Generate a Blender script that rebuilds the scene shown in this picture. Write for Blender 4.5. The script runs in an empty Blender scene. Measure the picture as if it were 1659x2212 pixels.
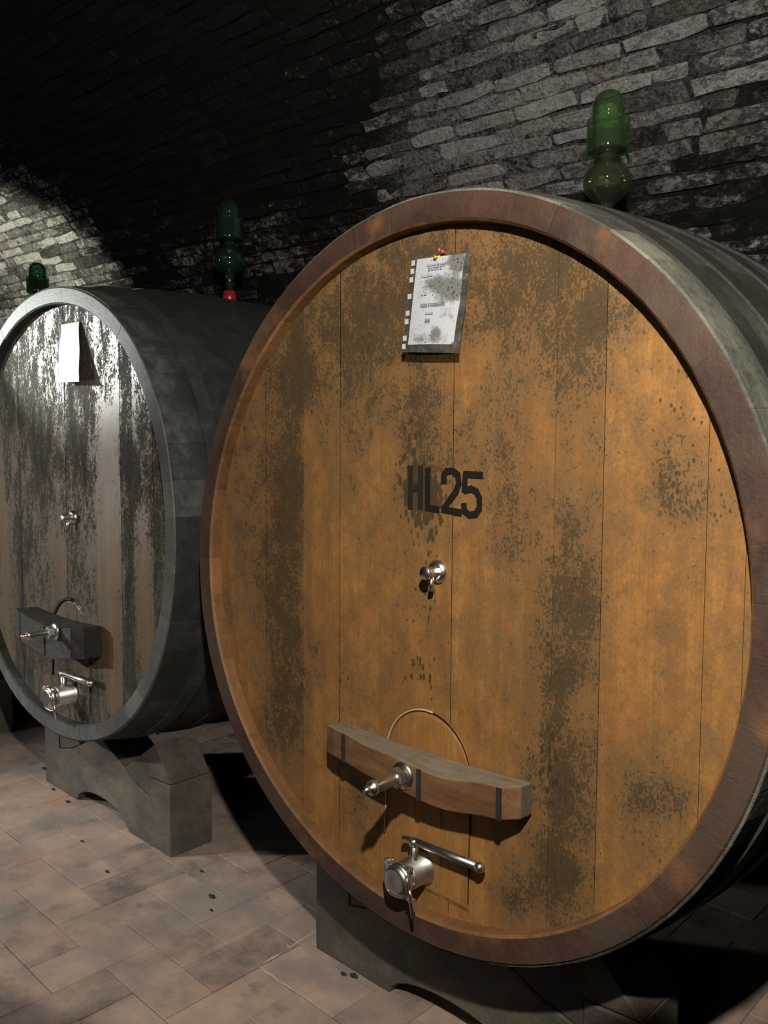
import bpy, math, random
from math import sin, cos, pi, sqrt, atan2
from mathutils import Vector, Matrix
rnd = random.Random(7)
SC = bpy.context.scene
COL = SC.collection

# ------------------------------------------------------------------ camera
CAM = Vector((1.197, -1.326, 1.370)); YAW, PITCH, ROLL, FPX = 0.7633, 0.0648, 0.0056, 1791.52
_f = Vector((-sin(YAW)*cos(PITCH), cos(YAW)*cos(PITCH), -sin(PITCH)))
_r0 = Vector((cos(YAW), sin(YAW), 0)); _u0 = _r0.cross(_f)
_r = cos(ROLL)*_r0 + sin(ROLL)*_u0; _u = -sin(ROLL)*_r0 + cos(ROLL)*_u0
cd = bpy.data.cameras.new('camera'); cam = bpy.data.objects.new('camera', cd); COL.objects.link(cam)
cd.sensor_fit = 'VERTICAL'; cd.sensor_height = 24.0; cd.sensor_width = 18.0
cd.lens = FPX/2212*24.0; cd.clip_start = 0.02
M = Matrix((( _r.x, _u.x, -_f.x, CAM.x), (_r.y, _u.y, -_f.y, CAM.y), (_r.z, _u.z, -_f.z, CAM.z), (0, 0, 0, 1)))
cam.matrix_world = M
SC.camera = cam

# ------------------------------------------------------------------ world, lights, exposure
W = bpy.data.worlds.new('cellar_air'); SC.world = W; W.use_nodes = True
W.node_tree.nodes['Background'].inputs[0].default_value = (0.8, 0.85, 1.0, 1)
W.node_tree.nodes['Background'].inputs[1].default_value = 0.0
vs = SC.view_settings
SC.display_settings.display_device = 'sRGB'
vs.view_transform = 'Standard'; vs.look = 'None'; vs.gamma = 1.0; vs.use_curve_mapping = False
vs.exposure = 0.0

def light(name, kind, loc, power, color, aim=None, **kw):
    d = bpy.data.lights.new(name, kind); d.energy = power; d.color = color
    for k, v in kw.items(): setattr(d, k, v)
    o = bpy.data.objects.new(name, d); COL.objects.link(o); o.location = loc
    if aim is not None:
        o.rotation_euler = (Vector(aim)-Vector(loc)).to_track_quat('-Z', 'Y').to_euler()
    return o
# ceiling lamp over the aisle beside the photographer, lamps farther down it; floor light and fill are added
light('aisle_lamp', 'SPOT', (1.18, -1.27, 2.18), 215, (1.0, 0.90, 0.77), aim=(-.8, .9, 1.9),
      spot_size=math.radians(93.4), spot_blend=0.05, shadow_soft_size=0.03)
light('added_floor_light', 'SPOT', (-2.75, -1.9, 2.5), 170, (1.0, 0.97, 0.94), aim=(-1.65, -0.75, 0.0),
      spot_size=math.radians(50), spot_blend=0.8, shadow_soft_size=0.10)  # added spot to brighten the floor, not a known lamp of the cellar
light('far_aisle_lamp', 'SPOT', (-3.15, -1.9, 1.35), 155, (0.98, 0.96, 0.92), aim=(-2.1, 0.2, 0.85),
      spot_size=math.radians(58), spot_blend=0.8, shadow_soft_size=0.05)
light('far_spot', 'SPOT', (-3.25, -0.85, 1.98), 330, (0.93, 0.97, 0.92), aim=(-1.84, 0.0, 1.78),
      spot_size=math.radians(24), spot_blend=0.9, shadow_soft_size=0.03)
light('shadow_fill', 'AREA', (0.2, -4.0, 2.0), 6, (0.92, 0.95, 1.0), aim=(-.8, 0, .7), size=2.2)  # added soft fill behind the camera, lifts the black shadows
light('far_uplight', 'SPOT', (-3.9, -0.9, 1.9), 360, (1.0, 0.95, 0.72), aim=(-4.6, 1.15, 2.25),
      spot_size=math.radians(54), spot_blend=0.35, shadow_soft_size=0.04)

# ------------------------------------------------------------------ material helpers
class NT:
    def __init__(s, name):
        s.m = bpy.data.materials.new(name); s.m.use_nodes = True
        s.t = s.m.node_tree; s.n = s.t.nodes; s.l = s.t.links
        s.bsdf = s.n['Principled BSDF']; s.co = s.n.new('ShaderNodeTexCoord')
    def set(s, **kw):
        for k, v in kw.items():
            k = k.replace('_', ' ')
            inp = s.bsdf.inputs[{'Spec': 'Specular IOR Level', 'Trans': 'Transmission Weight', 'Base': 'Base Color',
                                 'Coat': 'Coat Weight', 'CoatR': 'Coat Roughness'}.get(k, k)]
            s.put(v, inp)
        return s
    def put(s, v, inp):
        if isinstance(v, bpy.types.NodeSocket): s.l.new(v, inp)
        elif isinstance(v, tuple): inp.default_value = (*v, 1.0) if len(v) == 3 and inp.type == 'RGBA' else v
        else: inp.default_value = v
    def map(s, scale, src=None, loc=(0, 0, 0)):
        n = s.n.new('ShaderNodeMapping'); n.inputs['Scale'].default_value = scale; n.inputs['Location'].default_value = loc
        s.l.new(src or s.co.outputs['Object'], n.inputs['Vector']); return n.outputs[0]
    def noise(s, scale, detail=5, rough=.6, vec=None, dist=0.0):
        n = s.n.new('ShaderNodeTexNoise'); n.inputs['Scale'].default_value = scale; n.inputs['Detail'].default_value = detail
        n.inputs['Roughness'].default_value = rough; n.inputs['Distortion'].default_value = dist
        s.l.new(vec or s.co.outputs['Object'], n.inputs['Vector']); return n.outputs['Fac']
    def vor(s, scale, vec=None, feature='F1', rand=1.0):
        n = s.n.new('ShaderNodeTexVoronoi'); n.inputs['Scale'].default_value = scale; n.feature = feature
        n.inputs['Randomness'].default_value = rand
        s.l.new(vec or s.co.outputs['Object'], n.inputs['Vector']); return n.outputs['Distance']
    def attr(s, name):
        n = s.n.new('ShaderNodeAttribute'); n.attribute_name = name; return n.outputs['Fac']
    def math(s, op, a, b=0.0, c=None, clamp=False):
        n = s.n.new('ShaderNodeMath'); n.operation = op; n.use_clamp = clamp
        s.put(a, n.inputs[0]); s.put(b, n.inputs[1])
        if c is not None: s.put(c, n.inputs[2])
        return n.outputs[0]
    def ramp(s, fac, stops, interp='LINEAR'):
        n = s.n.new('ShaderNodeValToRGB'); r = n.color_ramp; r.interpolation = interp
        while len(r.elements) > 1: r.elements.remove(r.elements[-1])
        for i, (p, c) in enumerate(stops):
            e = r.elements[0] if i == 0 else r.elements.new(p)
            e.position = p; e.color = (*c, 1) if isinstance(c, tuple) else (c, c, c, 1)
        s.l.new(fac, n.inputs[0]); return n.outputs[0]
    def step(s, v, a, b):
        n = s.n.new('ShaderNodeMapRange'); n.interpolation_type = 'SMOOTHSTEP'
        s.put(v, n.inputs[0]); n.inputs[1].default_value = a; n.inputs[2].default_value = b; return n.outputs[0]
    def mix(s, f, a, b, mode='MIX'):
        n = s.n.new('ShaderNodeMix'); n.data_type = 'RGBA'; n.blend_type = mode
        s.put(f, n.inputs[0]); s.put(a, n.inputs[6]); s.put(b, n.inputs[7]); return n.outputs[2]
    def bump(s, h, strength=.3, dist=.01, normal=None):
        n = s.n.new('ShaderNodeBump'); n.inputs['Strength'].default_value = strength; n.inputs['Distance'].default_value = dist
        s.l.new(h, n.inputs['Height'])
        if normal: s.l.new(normal, n.inputs['Normal'])
        return n.outputs[0]

def head_wood(name, dark, mid, light, red, mould, dark_mould, rough=.42, fine=1.0, speck=.5, spec=.5, bias=0.0, vdark=.72, zs=.85, veil_k=.72, soft=.62):
    t = NT(name)
    g = t.noise(1, 6, .65, t.map((170, 170, 3.0)))
    g2 = t.noise(1, 3, .5, t.map((30, 30, .9), loc=(3, 1, 5)))
    tone = t.attr('tone'); md = t.attr('mould')
    pn = t.noise(4.2, 8, .62, t.map((1.5, 1.5, zs)))              # hand-sized patches
    pm = t.noise(17, 6, .65, t.map((1.2, 1.2, zs), loc=(1, 6, 3)), .5)   # thumb-sized blotches
    pf = t.noise(70*fine, 5, .7, t.map((1.3, 1.3, .9)), .8)        # mottling
    px = t.noise(190*fine, 3, .6, t.map((1.2, 1.2, .8), loc=(4, 4, 4)))   # fine speckle
    hue = t.noise(12, 5, .6, t.map((1.1, 1.1, .8), loc=(9, 4, 2)), .4)
    v = t.math('ADD', t.math('MULTIPLY', g, .45), t.math('MULTIPLY', g2, .55))
    v = t.math('ADD', v, t.math('MULTIPLY', t.math('SUBTRACT', tone, .5), .28))
    v = t.math('ADD', v, t.math('MULTIPLY', t.math('SUBTRACT', pf, .5), .40))
    base = t.ramp(v, [(.25, dark), (.5, mid), (.75, light)])
    base = t.mix(t.math('MULTIPLY', t.step(hue, .50, .64), .55), base, red)
    def lump(a, b, c, d, off):
        m = t.math('ADD', md, t.math('MULTIPLY', t.math('SUBTRACT', pn, .5), a))
        m = t.math('ADD', m, t.math('MULTIPLY', t.math('SUBTRACT', pm, .5), b))
        m = t.math('ADD', m, t.math('MULTIPLY', t.math('SUBTRACT', pf, .5), c))
        return t.math('ADD', t.math('ADD', m, t.math('MULTIPLY', t.math('SUBTRACT', px, .5), d)), off)
    veil = t.step(lump(1.5, 1.5, 1.6, .9, .34+bias), -.05, .85)
    body = t.step(lump(1.5, 1.6, 2.0, 1.0, -.06+bias), .53-soft/2, .53+soft/2)
    blot = t.step(lump(.8, 1.6, 3.2, 1.8, -.20+bias), .50, .90)
    vd = t.vor(70*fine, t.map((1.15, 1.15, .62)))
    vd = t.math('ADD', vd, t.math('MULTIPLY', t.math('SUBTRACT', pf, .5), .7))
    sz = t.noise(8, 3, .5, t.map((1, 1, 1), loc=(2, 7, 1)))
    sp = t.math('SUBTRACT', t.math('ADD', t.math('MULTIPLY', sz, .9), t.math('ADD', t.math('MULTIPLY', md, .18), t.math('MULTIPLY', t.attr('dots'), .62))), t.math('ADD', vd, speck))
    sp = t.step(sp, .0, .09)
    half = tuple((a*.45+b*.55)*vdark for a, b in zip(mid, mould))
    c = t.mix(t.math('MULTIPLY', veil, veil_k), base, half)
    mc = t.mix(t.step(pf, .3, .7), tuple(x*.55 for x in mould), tuple(x*1.55 for x in mould))
    c = t.mix(t.math('MULTIPLY', body, t.math('ADD', .30, t.math('MULTIPLY', t.math('ADD', t.step(px, .36, .64), t.step(pm, .35, .65)), .34))), c, mc)
    c = t.mix(t.math('MULTIPLY', blot, .72), c, dark_mould)
    c = t.mix(t.math('MULTIPLY', sp, .78), c, dark_mould)
    anym = t.math('MAXIMUM', t.math('MAXIMUM', body, sp), blot)
    t.set(Base=c, Roughness=t.math('ADD', rough, t.math('MULTIPLY', anym, .85-rough)),
          Spec=t.math('SUBTRACT', spec, t.math('MULTIPLY', anym, spec*.85)))
    h = t.math('ADD', t.math('MULTIPLY', g, .5), t.math('MULTIPLY', anym, .35))
    t.set(Normal=t.bump(h, .3, .003))
    return t.m
M_head1 = head_wood('amber_oak_head', (.23, .105, .030), (.37, .180, .054), (.48, .258, .085), (.30, .125, .044), (.135, .094, .052), (.046, .037, .023), speck=.55, spec=.22, rough=.52, soft=.92)
M_head2 = head_wood('brown_oak_head', (.085, .060, .038), (.165, .113, .064), (.22, .155, .09), (.155, .095, .050), (.050, .056, .048), (.019, .023, .022),
                    rough=.40, fine=1.1, speck=.50, spec=.40, zs=.45, veil_k=.45, vdark=.85, soft=.34)

def weathered(name, stops, scale=6, rough=.7, patch=None, patch2=None, streak=(1, 1, 1), bump=.4, spec=.4):
    t = NT(name)
    n = t.noise(scale, 8, .65, t.map(streak))
    f = t.noise(scale*14, 4, .7, t.map(streak))
    tone = t.attr('tone')
    v = t.math('ADD', t.math('ADD', t.math('MULTIPLY', n, .75), t.math('MULTIPLY', f, .25)), t.math('MULTIPLY', t.math('SUBTRACT', tone, .5), .4))
    c = t.ramp(v, stops)
    if patch:
        pc, lo, hi, sc = patch
        pm = t.step(t.noise(sc, 6, .65, t.map((1, 1, 1), loc=(5, 3, 8))), lo, hi)
        c = t.mix(pm, c, pc)
    if patch2:
        pc, lo, hi, sc = patch2
        c = t.mix(t.step(t.noise(sc, 5, .6, t.map((1, 1, 1), loc=(1, 9, 2))), lo, hi), c, pc)
    t.set(Base=c, Roughness=rough, Spec=spec, Normal=t.bump(t.math('ADD', n, f), bump, .006))
    return t.m
M_end1 = weathered('red_oak_chime', [(.28, (.030, .018, .014)), (.48, (.062, .031, .022)), (.68, (.105, .050, .034))], 5, .7,
                   patch=((.075, .052, .037), .44, .64, 3.5), patch2=((.21, .095, .040), .54, .70, 3.2))
M_inner1 = weathered('amber_chime_inside', [(.3, (.09, .045, .020)), (.5, (.21, .105, .042)), (.7, (.32, .165, .062))], 3, .6)
M_end2 = weathered('grey_oak_chime', [(.3, (.045, .046, .043)), (.5, (.085, .088, .084)), (.7, (.14, .143, .137))], 6, .6,
                   patch=((.12, .12, .10), .55, .7, 9))
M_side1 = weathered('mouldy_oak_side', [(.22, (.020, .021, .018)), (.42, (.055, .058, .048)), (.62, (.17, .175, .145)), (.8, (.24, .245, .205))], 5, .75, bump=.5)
M_side2 = weathered('black_mould_side', [(.3, (.016, .018, .018)), (.52, (.036, .040, .040)), (.75, (.12, .125, .12))], 16, .8, bump=.5)
M_hoop = weathered('dark_iron_hoop', [(.3, (.018, .020, .017)), (.5, (.036, .038, .032)), (.7, (.06, .062, .055))], 7, .6)
M_rust = weathered('rusty_hoop', [(.50, (.022, .024, .024)), (.60, (.045, .032, .026)), (.70, (.20, .075, .036))], 3, .7)
M_beam = weathered('old_cradle_timber', [(.3, (.045, .040, .032)), (.48, (.10, .088, .068)), (.68, (.18, .155, .115))], 7, .75,
                   patch=((.07, .072, .066), .50, .66, 5), streak=(.7, 1, 1.3))
M_bar1 = weathered('bar_oak', [(.3, (.085, .045, .022)), (.5, (.19, .092, .042)), (.7, (.27, .16, .085))], 3, .55, streak=(2, 14, 14),
                   patch=((.10, .085, .065), .56, .72, 6))
M_bartop = weathered('bar_oak_dusty', [(.3, (.12, .10, .075)), (.5, (.21, .18, .13)), (.7, (.28, .235, .165))], 5, .75, streak=(2, 10, 10))
M_bar2 = weathered('bar_oak_black', [(.3, (.014, .015, .015)), (.5, (.036, .038, .036)), (.7, (.075, .078, .072))], 6, .7, streak=(2, 8, 8))
M_barend = weathered('bar_end_grain', [(.3, (.06, .05, .04)), (.5, (.115, .095, .075)), (.7, (.16, .135, .105))], 8, .75)
M_strip = weathered('black_strip', [(.3, (.015, .014, .013)), (.7, (.04, .036, .03))], 9, .6)

def brick_mat(name, mortar=False):
    t = NT(name)
    tone = t.attr('tone'); dark_bias = t.attr('dark_bias')
    big = t.noise(1.7, 5, .6); n = t.noise(10, 8, .7); f = t.noise(75, 6, .75)
    lime = t.noise(17, 8, .72, t.map((.8, 1.3, 1.3), loc=(4, 4, 4)), .5); fl = t.noise(34, 8, .76, t.map((.8, 1.2, 1.2), loc=(1, 8, 2)), .8)
    if mortar:
        v = t.math('ADD', t.math('MULTIPLY', n, .55), t.math('MULTIPLY', f, .45))
        c = t.ramp(v, [(.40, (.014, .013, .012)), (.52, (.035, .033, .031)), (.60, (.10, .097, .092)), (.70, (.24, .238, .235))])
    else:
        v = t.math('ADD', t.math('ADD', t.math('MULTIPLY', n, .45), t.math('MULTIPLY', f, .30)), t.math('MULTIPLY', tone, .30))
        c = t.ramp(v, [(.33, (.026, .025, .024)), (.44, (.13, .128, .124)), (.53, (.38, .38, .377)), (.64, (.64, .65, .66))])
        c = t.mix(t.math('MULTIPLY', t.step(t.noise(2.6, 3, .5, t.map((1, 1, 1), loc=(7, 1, 3))), .58, .72), .4), c, (.20, .135, .09))
    # black cellar mould in blots, over brick and joint alike, plus the hand-set dark areas
    b = t.math('ADD', t.math('ADD', t.math('MULTIPLY', big, .75), t.math('MULTIPLY', lime, .9)), dark_bias)
    bm = t.step(t.math('ADD', b, t.math('MULTIPLY', t.math('SUBTRACT', fl, .5), .7)), .70, .90)
    grit = t.noise(95, 6, .72, t.map((.9, 1.1, 1.1), loc=(3, 2, 7)), .5)
    flake = t.step(t.math('ADD', fl, t.math('MULTIPLY', dark_bias, .5)), .47, .57)
    c = t.mix(t.math('MULTIPLY', flake, .74), c, (.045, .042, .039))
    c = t.mix(t.math('MULTIPLY', t.step(t.math('ADD', grit, t.math('MULTIPLY', t.math('SUBTRACT', lime, .5), .6)), .49, .60), .62), c, (.04, .038, .036))
    c = t.mix(t.math('MULTIPLY', bm, .92), c, (.017, .016, .015))
    bloom = t.math('MULTIPLY', t.step(t.math('SUBTRACT', t.math('MULTIPLY', fl, .35), dark_bias), .14, .36), .38 if mortar else .55)
    c = t.mix(t.math('MULTIPLY', bloom, t.step(t.math('ADD', t.math('MULTIPLY', f, .5), t.math('MULTIPLY', lime, .5)), .42, .56)), c, (.72, .73, .74))
    t.set(Base=c, Roughness=.9, Spec=.15)
    h = t.math('ADD', t.math('ADD', n, t.math('MULTIPLY', fl, 1.1)), t.math('MULTIPLY', grit, .8))
    t.set(Normal=t.bump(t.math('SUBTRACT', h, t.math('MULTIPLY', bm, .5)), 1.0, .018))
    return t.m
M_brick = brick_mat('limed_brick'); M_mortar = brick_mat('crumbling_mortar', True)

def tile_mat():
    t = NT('terracotta_tile'); tone = t.attr('tone')
    n = t.noise(7, 7, .65); b = t.noise(2.6, 5, .6); f = t.noise(110, 4, .7); w = t.noise(3.4, 5, .62, t.map((1, 1, 1), loc=(6, 3, 0)))
    v = t.math('ADD', t.math('ADD', t.math('MULTIPLY', n, .62), t.math('MULTIPLY', f, .14)), t.math('MULTIPLY', tone, .24))
    c = t.ramp(v, [(.36, (.165, .14, .122)), (.5, (.355, .278, .228)), (.66, (.50, .37, .295))])
    c = t.mix(t.math('MULTIPLY', t.step(b, .47, .62), .65), c, (.265, .243, .22))
    c = t.mix(t.math('MULTIPLY', t.step(w, .52, .68), .60), c, (.44, .27, .195))
    c = t.mix(t.math('MULTIPLY', t.step(t.noise(15, 7, .7, t.map((1, 1, 1), loc=(2, 9, 0))), .58, .72), .35), c, (.50, .42, .36))
    c = t.mix(t.math('MULTIPLY', t.step(t.noise(5.5, 5, .65, t.map((1, 1, 1), loc=(8, 8, 0))), .58, .70), .55), c, (.13, .115, .105))
    t.set(Base=c, Roughness=t.math('ADD', .42, t.math('MULTIPLY', n, .25)), Spec=.45, Normal=t.bump(t.math('ADD', n, t.math('MULTIPLY', f, .3)), .25, .006))
    return t.m
M_tile = tile_mat()
def grout_mat():
    t = NT('floor_grout'); n = t.noise(3.5, 5, .6); f = t.noise(70, 3, .6)
    c = t.ramp(n, [(.45, (.06, .05, .043)), (.58, (.13, .11, .09)), (.68, (.40, .35, .30))])
    t.set(Base=c, Roughness=.85, Normal=t.bump(f, .4, .003)); return t.m
M_grout = grout_mat()
def plain(name, base, rough=.5, metal=0.0, spec=.5, **kw):
    t = NT(name); n = t.noise(30, 4, .6)
    c = t.mix(n, tuple(x*.8 for x in base), tuple(min(1, x*1.15) for x in base))
    t.set(Base=c, Roughness=t.math('ADD', rough, t.math('MULTIPLY', t.math('SUBTRACT', n, .5), .12)), Metallic=metal, Spec=spec, **kw); return t.m
M_steel = plain('brushed_steel', (.72, .71, .68), .32, 1.0)
M_steel_dull = plain('dull_steel', (.62, .61, .58), .42, 1.0)
M_plaster = plain('cellar_wall', (.10, .095, .085), .9)
M_paint = plain('stencil_black', (.012, .010, .008), .8, spec=.2)
M_paint_worn = plain('stencil_worn', (.020, .017, .013), .8, spec=.2)
M_ink = plain('print_ink', (.06, .06, .06), .8); M_ink_pale = plain('print_ink_pale', (.26, .26, .26), .8)
M_redpin = plain('red_plastic', (.6, .12, .07), .3); M_yelpin = plain('yellow_plastic', (.62, .46, .03), .25)
M_bung_red = plain('red_rubber', (.32, .02, .03), .25); M_bung_dark = plain('dark_rubber', (.03, .02, .02), .5)
M_wine = plain('red_wine', (.012, .003, .004), .1)
M_crumb = plain('dark_debris', (.03, .027, .024), .8); M_wire = plain('pale_wire', (.20, .185, .16), .6)
M_seal = plain('pale_door_edge', (.50, .42, .30), .35); M_gap = plain('dark_door_gap', (.018, .014, .010), .8)
def glass(name, col, gloss=.05):
    """thin-walled coloured glass: tinted see-through, deeper in colour where the wall is seen edge-on, with a sharp gloss"""
    t = NT(name); t.n.remove(t.bsdf); lw = t.n.new('ShaderNodeLayerWeight'); lw.inputs['Blend'].default_value = .35
    c = t.mix(t.math('POWER', lw.outputs['Facing'], 2.2), col, tuple(x**3.2 for x in col))
    tr = t.n.new('ShaderNodeBsdfTransparent'); t.l.new(c, tr.inputs['Color'])
    gl = t.n.new('ShaderNodeBsdfGlossy'); gl.inputs['Roughness'].default_value = .06; gl.inputs['Color'].default_value = (1, 1, 1, 1)
    df = t.n.new('ShaderNodeBsdfDiffuse'); t.put(tuple(x*.35 for x in col), df.inputs['Color'])
    m0 = t.n.new('ShaderNodeMixShader'); m0.inputs[0].default_value = .05; t.l.new(tr.outputs[0], m0.inputs[1]); t.l.new(df.outputs[0], m0.inputs[2])
    mx = t.n.new('ShaderNodeMixShader'); t.put(t.math('ADD', .02, t.math('MULTIPLY', lw.outputs['Fresnel'], .55)), mx.inputs[0])
    t.l.new(m0.outputs[0], mx.inputs[1]); t.l.new(gl.outputs[0], mx.inputs[2]); t.l.new(mx.outputs[0], t.n['Material Output'].inputs['Surface'])
    return t.m
M_green = glass('green_glass', (.76, .92, .68)); M_bulb = glass('pale_green_glass', (.80, .86, .68)); M_green2 = glass('bluish_green_glass', (.48, .76, .60))
def paper_mat(name, dens, base=(.68, .69, .68)):
    t = NT(name); md = t.attr('mould')
    a = t.noise(34, 6, .7); b = t.vor(130); z = t.noise(14, 3, .5, t.map((1, 1, 1), loc=(1, 2, 8)))
    m = t.step(t.math('ADD', a, t.math('MULTIPLY', md, dens)), .58, .82)
    s = t.step(t.math('SUBTRACT', t.math('MULTIPLY', t.math('ADD', z, t.math('MULTIPLY', md, .4)), .36), b), 0, .1)
    c = t.mix(t.math('MULTIPLY', m, .8), base, (.10, .10, .075)); c = t.mix(t.math('MULTIPLY', s, .85), c, (.05, .05, .04))
    t.set(Base=c, Roughness=.32, Spec=.45, Normal=t.bump(t.noise(9, 2), .12, .01)); return t.m
M_paper = paper_mat('mouldy_paper', .50, (.50, .54, .60)); M_paper2 = paper_mat('creased_paper', .1, (.78, .79, .78))
def sleeve_mat():
    t = NT('clear_sleeve'); n = t.noise(40, 5, .7)
    t.set(Base=t.ramp(n, [(.4, (.07, .07, .06)), (.6, (.14, .14, .13)), (.7, (.4, .4, .38))]), Roughness=.2, Alpha=.6, Spec=.7); return t.m
M_sleeve = sleeve_mat()

# ------------------------------------------------------------------ mesh helpers
def link(name, me, mat, parent=None, label=None):
    o = bpy.data.objects.new(name, me); COL.objects.link(o)
    for m in (mat if isinstance(mat, (list, tuple)) else [mat]): me.materials.append(m)
    if parent is not None: o.parent = parent
    if label: o['label'] = label
    return o
def mesh(name, V, F, smooth=False, mats=None, attrs=None):
    me = bpy.data.meshes.new(name); me.from_pydata([tuple(v) for v in V], [], F); me.update()
    if mats: me.polygons.foreach_set('material_index', mats)
    if smooth: me.polygons.foreach_set('use_smooth', [True]*len(F))
    for k, vals in (attrs or {}).items():
        a = me.attributes.new(k, 'FLOAT', 'POINT')
        if not isinstance(vals, (list, tuple)): vals = [vals]*len(V)
        a.data.foreach_set('value', list(vals))
    return me
class MB:
    def __init__(s): s.V = []; s.F = []; s.mi = []; s.sm = []
    def add(s, V, F, mi=0, sm=False):
        b = len(s.V); s.V += [tuple(v) for v in V]; s.F += [tuple(i+b for i in f) for f in F]
        s.mi += [mi]*len(F); s.sm += [sm]*len(F); return s
    def box(s, c, d, mi=0, rot=None):
        x, y, z = d[0]/2, d[1]/2, d[2]/2
        V = [Vector((a, b, e)) for a in (-x, x) for b in (-y, y) for e in (-z, z)]
        if rot: V = [rot @ v for v in V]
        return s.add([v+Vector(c) for v in V], [(0, 1, 3, 2), (4, 6, 7, 5), (0, 4, 5, 1), (2, 3, 7, 6), (0, 2, 6, 4), (1, 5, 7, 3)], mi)
    def lathe(s, prof, o, axis, n=24, mi=0, caps=True, sm=True):
        """prof: list of (radius, distance along axis)"""
        ax = Vector(axis).normalized(); a = ax.orthogonal().normalized(); b = ax.cross(a); o = Vector(o)
        V = []; F = []
        for r, h in prof:
            for k in range(n): V.append(o+ax*h+(a*cos(2*pi*k/n)+b*sin(2*pi*k/n))*r)
        for i in range(len(prof)-1):
            for k in range(n): F.append((i*n+k, i*n+(k+1) % n, (i+1)*n+(k+1) % n, (i+1)*n+k))
        s.add(V, F, mi, sm)
        if caps:
            m = len(prof)-1
            if prof[0][0] > 1e-5: s.add(V[:n], [tuple(range(n-1, -1, -1))], mi)
            if prof[m][0] > 1e-5: s.add(V[m*n:], [tuple(range(n))], mi)
        return s
    def tube(s, P, r, n=10, mi=0, closed=False):
        P = [Vector(p) for p in P]; V = []; F = []; m = len(P); prev = None
        for i, p in enumerate(P):
            t = ((P[(i+1) % m]-P[i-1]) if closed else (P[min(i+1, m-1)]-P[max(i-1, 0)])).normalized()
            a = (t.orthogonal() if prev is None else prev-t*prev.dot(t)).normalized(); prev = a; b = t.cross(a)
            rr = r[i] if isinstance(r, (list, tuple)) else r
            for k in range(n): V.append(p+(a*cos(2*pi*k/n)+b*sin(2*pi*k/n))*rr)
        for i in range(m if closed else m-1):
            j = (i+1) % m
            for k in range(n): F.append((i*n+k, i*n+(k+1) % n, j*n+(k+1) % n, j*n+k))
        if not closed: F += [tuple(range(n-1, -1, -1)), tuple(range((m-1)*n, m*n))]
        return s.add(V, F, mi, True)
    def prism(s, poly, y0, y1, mi=0, sidemi=None):
        """poly in (x, z), counter-clockwise seen from -y; extruded from y0 (front) to y1"""
        n = len(poly)
        V = [(x, y0, z) for x, z in poly]+[(x, y1, z) for x, z in poly]
        F = [tuple(range(n)), tuple(range(2*n-1, n-1, -1))]
        s.add(V, F, mi)
        for i in range(n):
            j = (i+1) % n
            k = sidemi(i) if sidemi else mi
            s.F.append((len(s.V)-2*n+j, len(s.V)-2*n+i, len(s.V)-n+i, len(s.V)-n+j)); s.mi.append(k); s.sm.append(False)
        return s
    def build(s, name, mat, parent=None, label=None, bevel=0.0, tone=.5):
        me = mesh(name, s.V, s.F, False, s.mi, {'tone': tone}); me.polygons.foreach_set('use_smooth', s.sm)
        o = link(name, me, mat, parent, label)
        if bevel:
            b = o.modifiers.new('bevel', 'BEVEL'); b.width = bevel; b.segments = 2; b.limit_method = 'ANGLE'
        return o
def empty(name, loc, label, cat, group=None):
    o = bpy.data.objects.new(name, None); COL.objects.link(o); o.location = loc; o.empty_display_size = .1
    o['label'] = label; o['category'] = cat
    if group: o['group'] = group
    return o
def tag(o, label, cat, group=None):
    o['label'] = label; o['category'] = cat
    if group: o['group'] = group
    return o
def structure(o, label=None):
    o['kind'] = 'structure'
    if label: o['label'] = label
    return o
def copy_tree(o, parent=None):
    c = o.copy(); COL.objects.link(c)
    if parent is not None: c.parent = parent
    for ch in list(o.children): copy_tree(ch, c)
    return c
def project(p):
    d = Vector(p)-CAM; z = d.dot(_f)
    if z < .05: return None
    return 829.5+FPX*d.dot(_r)/z, 1106-FPX*d.dot(_u)/z, z

# ------------------------------------------------------------------ setting: vault, walls, floor
VY, VZ, VR = -1.40, 0.60, 3.35
XA, XB = -7.5, 4.0
SKEW = -0.05
def vpt(x, s, d=0.0):
    a = s/VR; return Vector((x, VY+(VR-d)*cos(a), VZ+(VR-d)*sin(a)))
def dark_bias_at(x, s):
    """wide darker area of the upper left vault, smaller dark areas and lighter patches"""
    v = 0.0
    for (bx, bs, rx, rs, w) in ((-2.6, 2.95, .95, .7, .55), (-2.0, 2.45, .8, .30, .30), (-3.2, 3.3, 1.2, .5, .4), (.15, 1.55, .6, .18, .08), (-1.2, 3.2, .9, .35, .22),
                                (-.85, 2.12, .55, .20, -.26), (-.9, 2.45, .7, .2, -.12), (.55, 2.1, .35, .5, .08), (-.1, 2.3, .4, .25, -.08), (-4.6, 2.5, .9, .5, -.13), (-.3, 2.75, .6, .2, .05)):
        v += w*math.exp(-((x-bx)/rx)**2-((s-bs)/rs)**2)
    return v
nx, ns = 150, 110; V = []; F = []; so = []
smax = VR*pi
for i in range(nx+1):
    for j in range(ns+1):
        x = XA+(XB-XA)*i/nx; s = smax*j/ns
        V.append(vpt(x, s, rnd.uniform(-.004, .006))); so.append(dark_bias_at(x, s))
for i in range(nx):
    for j in range(ns):
        a = i*(ns+1)+j; F.append((a, a+1, a+ns+2, a+ns+1))
ceiling = structure(link('ceiling', mesh('ceiling', V, F, True, None, {'dark_bias': so, 'tone': .5}), M_mortar), 'mould-blackened brick barrel vault over the casks')

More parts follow.
